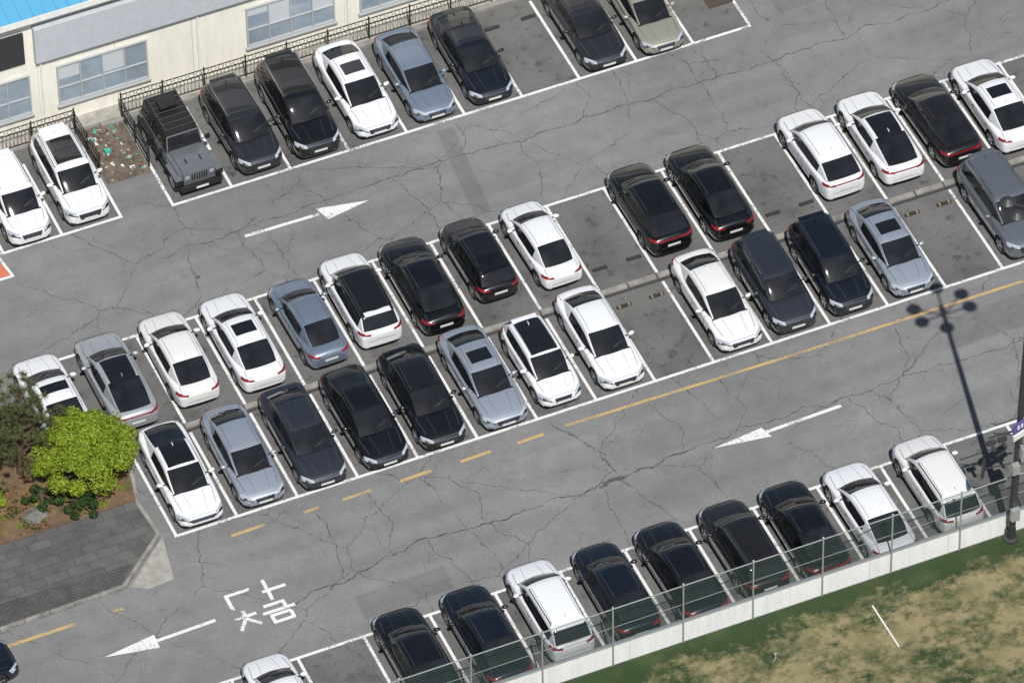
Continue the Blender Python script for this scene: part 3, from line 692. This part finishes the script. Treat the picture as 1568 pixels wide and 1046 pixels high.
for _ in range(2600):
    x=random.uniform(-9,-.9);y_=random.uniform(2.3,4.9)
    if noise.noise(Vector((x*.9,y_*.9,5)))<-.12: continue
    s=random.uniform(.03,.07);a=random.random()*6.28;z=.17+random.random()*.04
    c_,s_=math.cos(a)*s,math.sin(a)*s
    lt.add([(x+c_,y_+s_,z),(x-s_,y_+c_,z+.02),(x-c_,y_-s_,z),(x+s_,y_-c_,z-.005)],[(0,1,2,3)],0 if random.random()<.6 else 1)
lt.obj('leaf_litter',[M['leafR'],M['leafD']])
gc=MB()
for _ in range(34):
    x=random.uniform(-8.5,-1.0);y_=random.uniform(2.4,3.8);leaves(gc,(x,y_,.2),(.32,.24,.1),110,.03,random.choice([0,0,1]),.2)
gc.obj('ground_cover_plants',[M['leafL'],M['leafD']])
def rock(x,y_,s):
    bm=bmesh.new();bmesh.ops.create_icosphere(bm,subdivisions=3,radius=1)
    for v in bm.verts: v.co*=1+.35*noise.noise(v.co*1.4+Vector((x,y_,0)));v.co=Vector((v.co.x*s*1.3,v.co.y*s,v.co.z*s*.6))
    me=bpy.data.meshes.new('rock');bm.to_mesh(me);bm.free();me.materials.append(M['rock'])
    o=bpy.data.objects.new('rock',me);scene.collection.objects.link(o);o.location=(x,y_,.2)
rock(-4.6,3.0,.36)
# ---------------------------------------------------------------- building
bl=empty('office_building');yw=23.0
b=MB();b.box((10,yw+5,3.1),(70,10,6.2),0);b.obj('walls',[M['wall']],parent=bl)
b=MB();b.add([(-25,yw-.5,6.62),(45,yw-.5,6.62),(45,yw+5,7.8),(-25,yw+5,7.8),(45,yw+10.5,6.62),(-25,yw+10.5,6.62)],[(0,1,2,3),(3,2,4,5)])
an=math.atan2(1.18,5.5)
for q in range(140): b.box((0,0,.03),(.05,5.6,.05),0,Matrix.Translation((-24.8+q*.5,yw+2.25,7.21))@Matrix.Rotation(an,4,'X'))
b.obj('roof',[M['roofblue']],parent=bl)
b=MB();b.box((10,yw-.48,6.45),(70,.08,.3),0);b.box((10,yw-.22,6.25),(70,.44,.06),0);b.obj('fascia',[M['trimwhite']],parent=bl)
def window(x0,x1,z0,z1,n):
    b=MB();b.box(((x0+x1)/2,yw-.01,(z0+z1)/2),(x1-x0,.06,z1-z0),0);f=.07;H_=z1-z0
    zm=z0+H_*.42
    for z in(z0,z1): b.box(((x0+x1)/2,yw-.06,z),(x1-x0+f,.1,f),1)
    b.box(((x0+x1)/2,yw-.053,zm),(x1-x0-f,.08,.05),1)
    for k in range(n+1): b.box((x0+(x1-x0)*k/n,yw-.05,(z0+z1)/2),(f if k in(0,n) else .05,.1,H_-f-.002),1)
    for k in range(n):
        if random.random()<.6:
            xa=x0+(x1-x0)*(k+.5)/n;hb=H_*random.choice([.2,.35,.5,.55]);b.box((xa,yw-.044,z1-f/2-hb/2),((x1-x0)/n-.06,.006,hb),2)
    b.box(((x0+x1)/2,yw-.08,z0-.09),(x1-x0+.2,.2,.08),1)
    b.obj('window',[M['winglass'],M['winframe'],M['blind']],parent=bl)
for x0,x1 in((-.9,2.9),(4.12,7.92),(12.27,16.04),(17.2,20.6),(22,25)): window(x0,x1,1.12,3.15,4)
b=MB();b.box((1.3,yw-.06,4.7),(3,.1,1.62),0);b.obj('dark_panel',[M['dark']],parent=bl)
b=MB();b.box((15.2,yw-.16,4.78),(24,.3,1.85),0,bev=.03);b.obj('sign_board',[M['signgrey']],parent=bl)
b=MB()
for x in(10.15,3.45,16.65): b.bar((x,yw-.07,.1),(x,yw-.07,3.8),.05,0)
b.obj('downpipes',[M['trimwhite']],parent=bl)
b=MB();b.box((10,22.65,.05),(70,.7,.1),0);b.obj('building_apron',[M['concrete']])
sheet('debris_ground',[(4.55,18.9),(6.42,18.9),(6.42,22.2),(4.55,22.2)],.008,M['pit'])
tr=MB()
for _ in range(170):
    x=random.uniform(4.7,6.3);y_=random.uniform(19,22);s=random.uniform(.02,.08)
    tr.box((0,0,0),(s*random.uniform(1,3),s,s*.5),random.choice([0,0,1,1,2,2,3]) if random.random()<.97 else 4,Matrix.Translation((x,y_,.03))@Matrix.Rotation(random.random()*3,4,'Z')@Matrix.Rotation(random.random(),4,'X'))
tr.box((5.2,20.6,.12),(.25,.18,.2),4,None,.03)
tr.obj('rubble',[M['pit'],M['concrete'],M['bark'],M['trimwhite'],M['gtrash']])
def railing(name,p,q,z0=.0,hh=1.1):
    b=MB();p=Vector((*p,z0));q=Vector((*q,z0));L=(q-p).length;d=(q-p)/L;Z=Vector((0,0,1))
    for z in(.12,.82,hh): b.bar(p+Z*z,q+Z*z,.022,0,5)
    n=int(L/.16)
    for k in range(n+1):
        c=p+d*(L*k/n);b.bar(c+Z*.12,c+Z*.82,.010,0,4)
        if k%2==0 and k<n:
            c2=c+d*.16+Z*.96
            for a in range(8):
                a0=a*math.pi/4;a1=a0+math.pi/4
                b.bar(c2+d*(.12*math.cos(a0))+Z*.12*math.sin(a0),c2+d*(.12*math.cos(a1))+Z*.12*math.sin(a1),.012,0,4)
    m=int(L/1.9)+1
    for k in range(m+1):
        c=p+d*(L*k/m);b.bar(c,c+Z*(hh+.1),.035,0,6)
    b.obj(name,[M['iron']])
railing('iron_railing',(-12,22.3),(4.45,22.3),.1);railing('iron_railing',(4.45,22.2),(4.5,19.6));railing('iron_railing',(6.45,19.2),(6.45,22.2));railing('iron_railing',(6.5,22.35),(24.5,22.35),.1)
# ---------------------------------------------------------------- fence and field
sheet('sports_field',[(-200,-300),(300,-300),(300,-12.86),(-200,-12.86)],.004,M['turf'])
fl=MB();strip(fl,(22.64,-14.1),(22.66,-16.4),.06,.008);fl.obj('field_line',[M['white']])
fe=empty('net_fence');yf=-12.8
b=MB();b.box((14,yf+.02,.53),(90,.08,1.06),0);b.obj('wall_panels',[M['wallpanel']],parent=fe)
b=MB();b.box((14,yf+.02,1.085),(90,.14,.05),0)
for k in range(-8,16):
    x=12.5+2.875*k;b.bar((x,yf-.07,0),(x,yf-.07,3.2),.035,0,8);b.lathe([(.035,0),(.05,.02),(.001,.08)],'Z',(x,yf-.07,3.2),8,0)
b.bar((-30,yf-.06,3.12),(58,yf-.06,3.12),.025,0,6);b.bar((-30,yf-.06,2.1),(58,yf-.06,2.1),.01,0,5);b.obj('posts_and_rails',[M['steel']],parent=fe)
b=MB();b.add([(-30,yf-.02,1.12),(58,yf-.02,1.12),(58,yf-.02,3.1),(-30,yf-.02,3.1)],[(0,1,2,3)]);b.obj('net',[M['net']],parent=fe)
s=(18.14,-15.1);b=MB();b.bar((s[0],s[1],0),(s[0],s[1],.3),.03,0);b.box((s[0],s[1],.34),(.12,.08,.08),0,bev=.02);b.bar((s[0],s[1],.2),(s[0]+.14,s[1]-.08,0),.012,0);b.bar((s[0],s[1],.2),(s[0]-.14,s[1]-.08,0),.012,0);b.obj('field_sprinkler',[M['steel']])
# ---------------------------------------------------------------- lamp pole
lp=empty('street_lamp');LH=17.8;lx,ly=28.9,-13.15
hx=lx+.45
b=MB();b.bar((lx,ly,0),(hx,ly,LH),.15,0,12,.09);b.lathe([(.3,0),(.3,.1),(.18,.14),(.18,.6)],'Z',(lx,ly,0),14,0)
b.obj('pole',[M['pole']],parent=lp)
b=MB()
for a in(20,75,160,200,255,340):
    a=math.radians(a);e=Vector((hx+1.1*math.cos(a),ly+1.1*math.sin(a),LH+.05));b.bar((hx,ly,LH-.5),e,.04,0,6)
    b.lathe([(.001,.2),(.12,.18),(.3,.0),(.28,-.05),(.001,-.06)],'Z',tuple(e),14,[0,0,0,1])
b.lathe([(.12,-.3),(.14,.1),(.05,.3),(.001,.32)],'Z',(hx,ly,LH),12,0)
b.obj('lamp_heads',[M['pole'],M['lampglass']],parent=lp)
RT=lambda a:Matrix.Translation((lx,ly,0))@Matrix.Rotation(a,4,'Z')@Matrix.Translation((-lx,-ly,0))
b=MB();b.box((lx+.35,ly-.2,6.35),(1.4,.06,.45),1,RT(.3),.01)
for q in range(6): b.box((lx-.1+q*.18,ly-.235,6.35),(.1,.01,.2),2,RT(.3))
b.box((lx+.35,ly-.2,5.85),(1.3,.06,.3),2,RT(.3),.01)
b.bar((lx-1.1,ly+.1,5.9),(lx+1.2,ly,5.9),.04,0);b.bar((lx,ly,5.7),(lx-.9,ly+.1,6.1),.025,0);b.bar((lx-.9,ly,6.6),(lx+.6,ly,6.6),.025,0)
for q in(-1.05,-.6,.6): b.box((lx+q,ly-.05,5.78),(.38,.16,.16),0,None,.03);b.bar((lx+q,ly-.05,5.75),(lx+q,ly-.4,5.65),.07,0,8)
b.box((lx+.3,ly-.25,4.9),(.4,.3,.7),3,None,.03);b.box((lx-.1,ly-.3,4.2),(.3,.25,.5),3,None,.03);b.box((lx,ly-.25,1.6),(.35,.2,.6),3,None,.02)
for q in range(5): b.bar((lx-.1+.08*q,ly-.2,5.6-.2*q),(lx+.3,ly-.25,5.3-.2*q),.015,0,5)
b.obj('signs_and_cameras',[M['pole'],M['purple'],M['trimwhite'],M['steel']],parent=lp)
mr=MB();c=Vector((lx-1.25,ly+.1,4.3));mr.bar((lx,ly,4.2),c,.03,0)
T=Matrix.Translation(c)@Matrix.Rotation(math.radians(55),4,'Z')
v0=len(mr.v);mr.lathe([(.001,-.06),(.3,-.05),(.4,0),(.42,.03),(.38,.05),(.001,.09)],'Y',(0,0,0),24,[0,0,0,1,2])
for k in range(v0,len(mr.v)): mr.v[k]=T@mr.v[k]
mr.obj('traffic_mirror',[M['pole'],M['pole'],CM[8]],smooth=40,parent=lp)
b=MB();b.box((lx+1.3,ly-.3,.6),(1.2,.5,1.2),0,None,.05);b.box((lx+1.3,ly-.3,1.22),(1.3,.6,.04),1);b.obj('utility_box',[M['bluebox'],M['steel']])
# ---------------------------------------------------------------- light
sh=Vector((2.5,12.15,0));el=math.atan(LH/sh.length)
d=Vector((sh.x,sh.y,-LH)).normalized()
sl=bpy.data.lights.new('sun','SUN');sl.energy=4.9;sl.angle=math.radians(.5);sl.color=(1,.975,.94)
so=bpy.data.objects.new('sun',sl);scene.collection.objects.link(so);so.rotation_euler=d.to_track_quat('-Z','Y').to_euler()
w=bpy.data.worlds.new('World');scene.world=w;w.use_nodes=True;nt=w.node_tree
sk=nt.nodes.new('ShaderNodeTexSky');sk.sky_type='NISHITA';sk.sun_disc=False;sk.sun_elevation=el;sk.sun_rotation=math.atan2(-sh.x,-sh.y)
nt.links.new(sk.outputs[0],nt.nodes['Background'].inputs[0]);nt.nodes['Background'].inputs[1].default_value=.065
scene.view_settings.view_transform='Standard';scene.view_settings.look='None';scene.view_settings.exposure=0
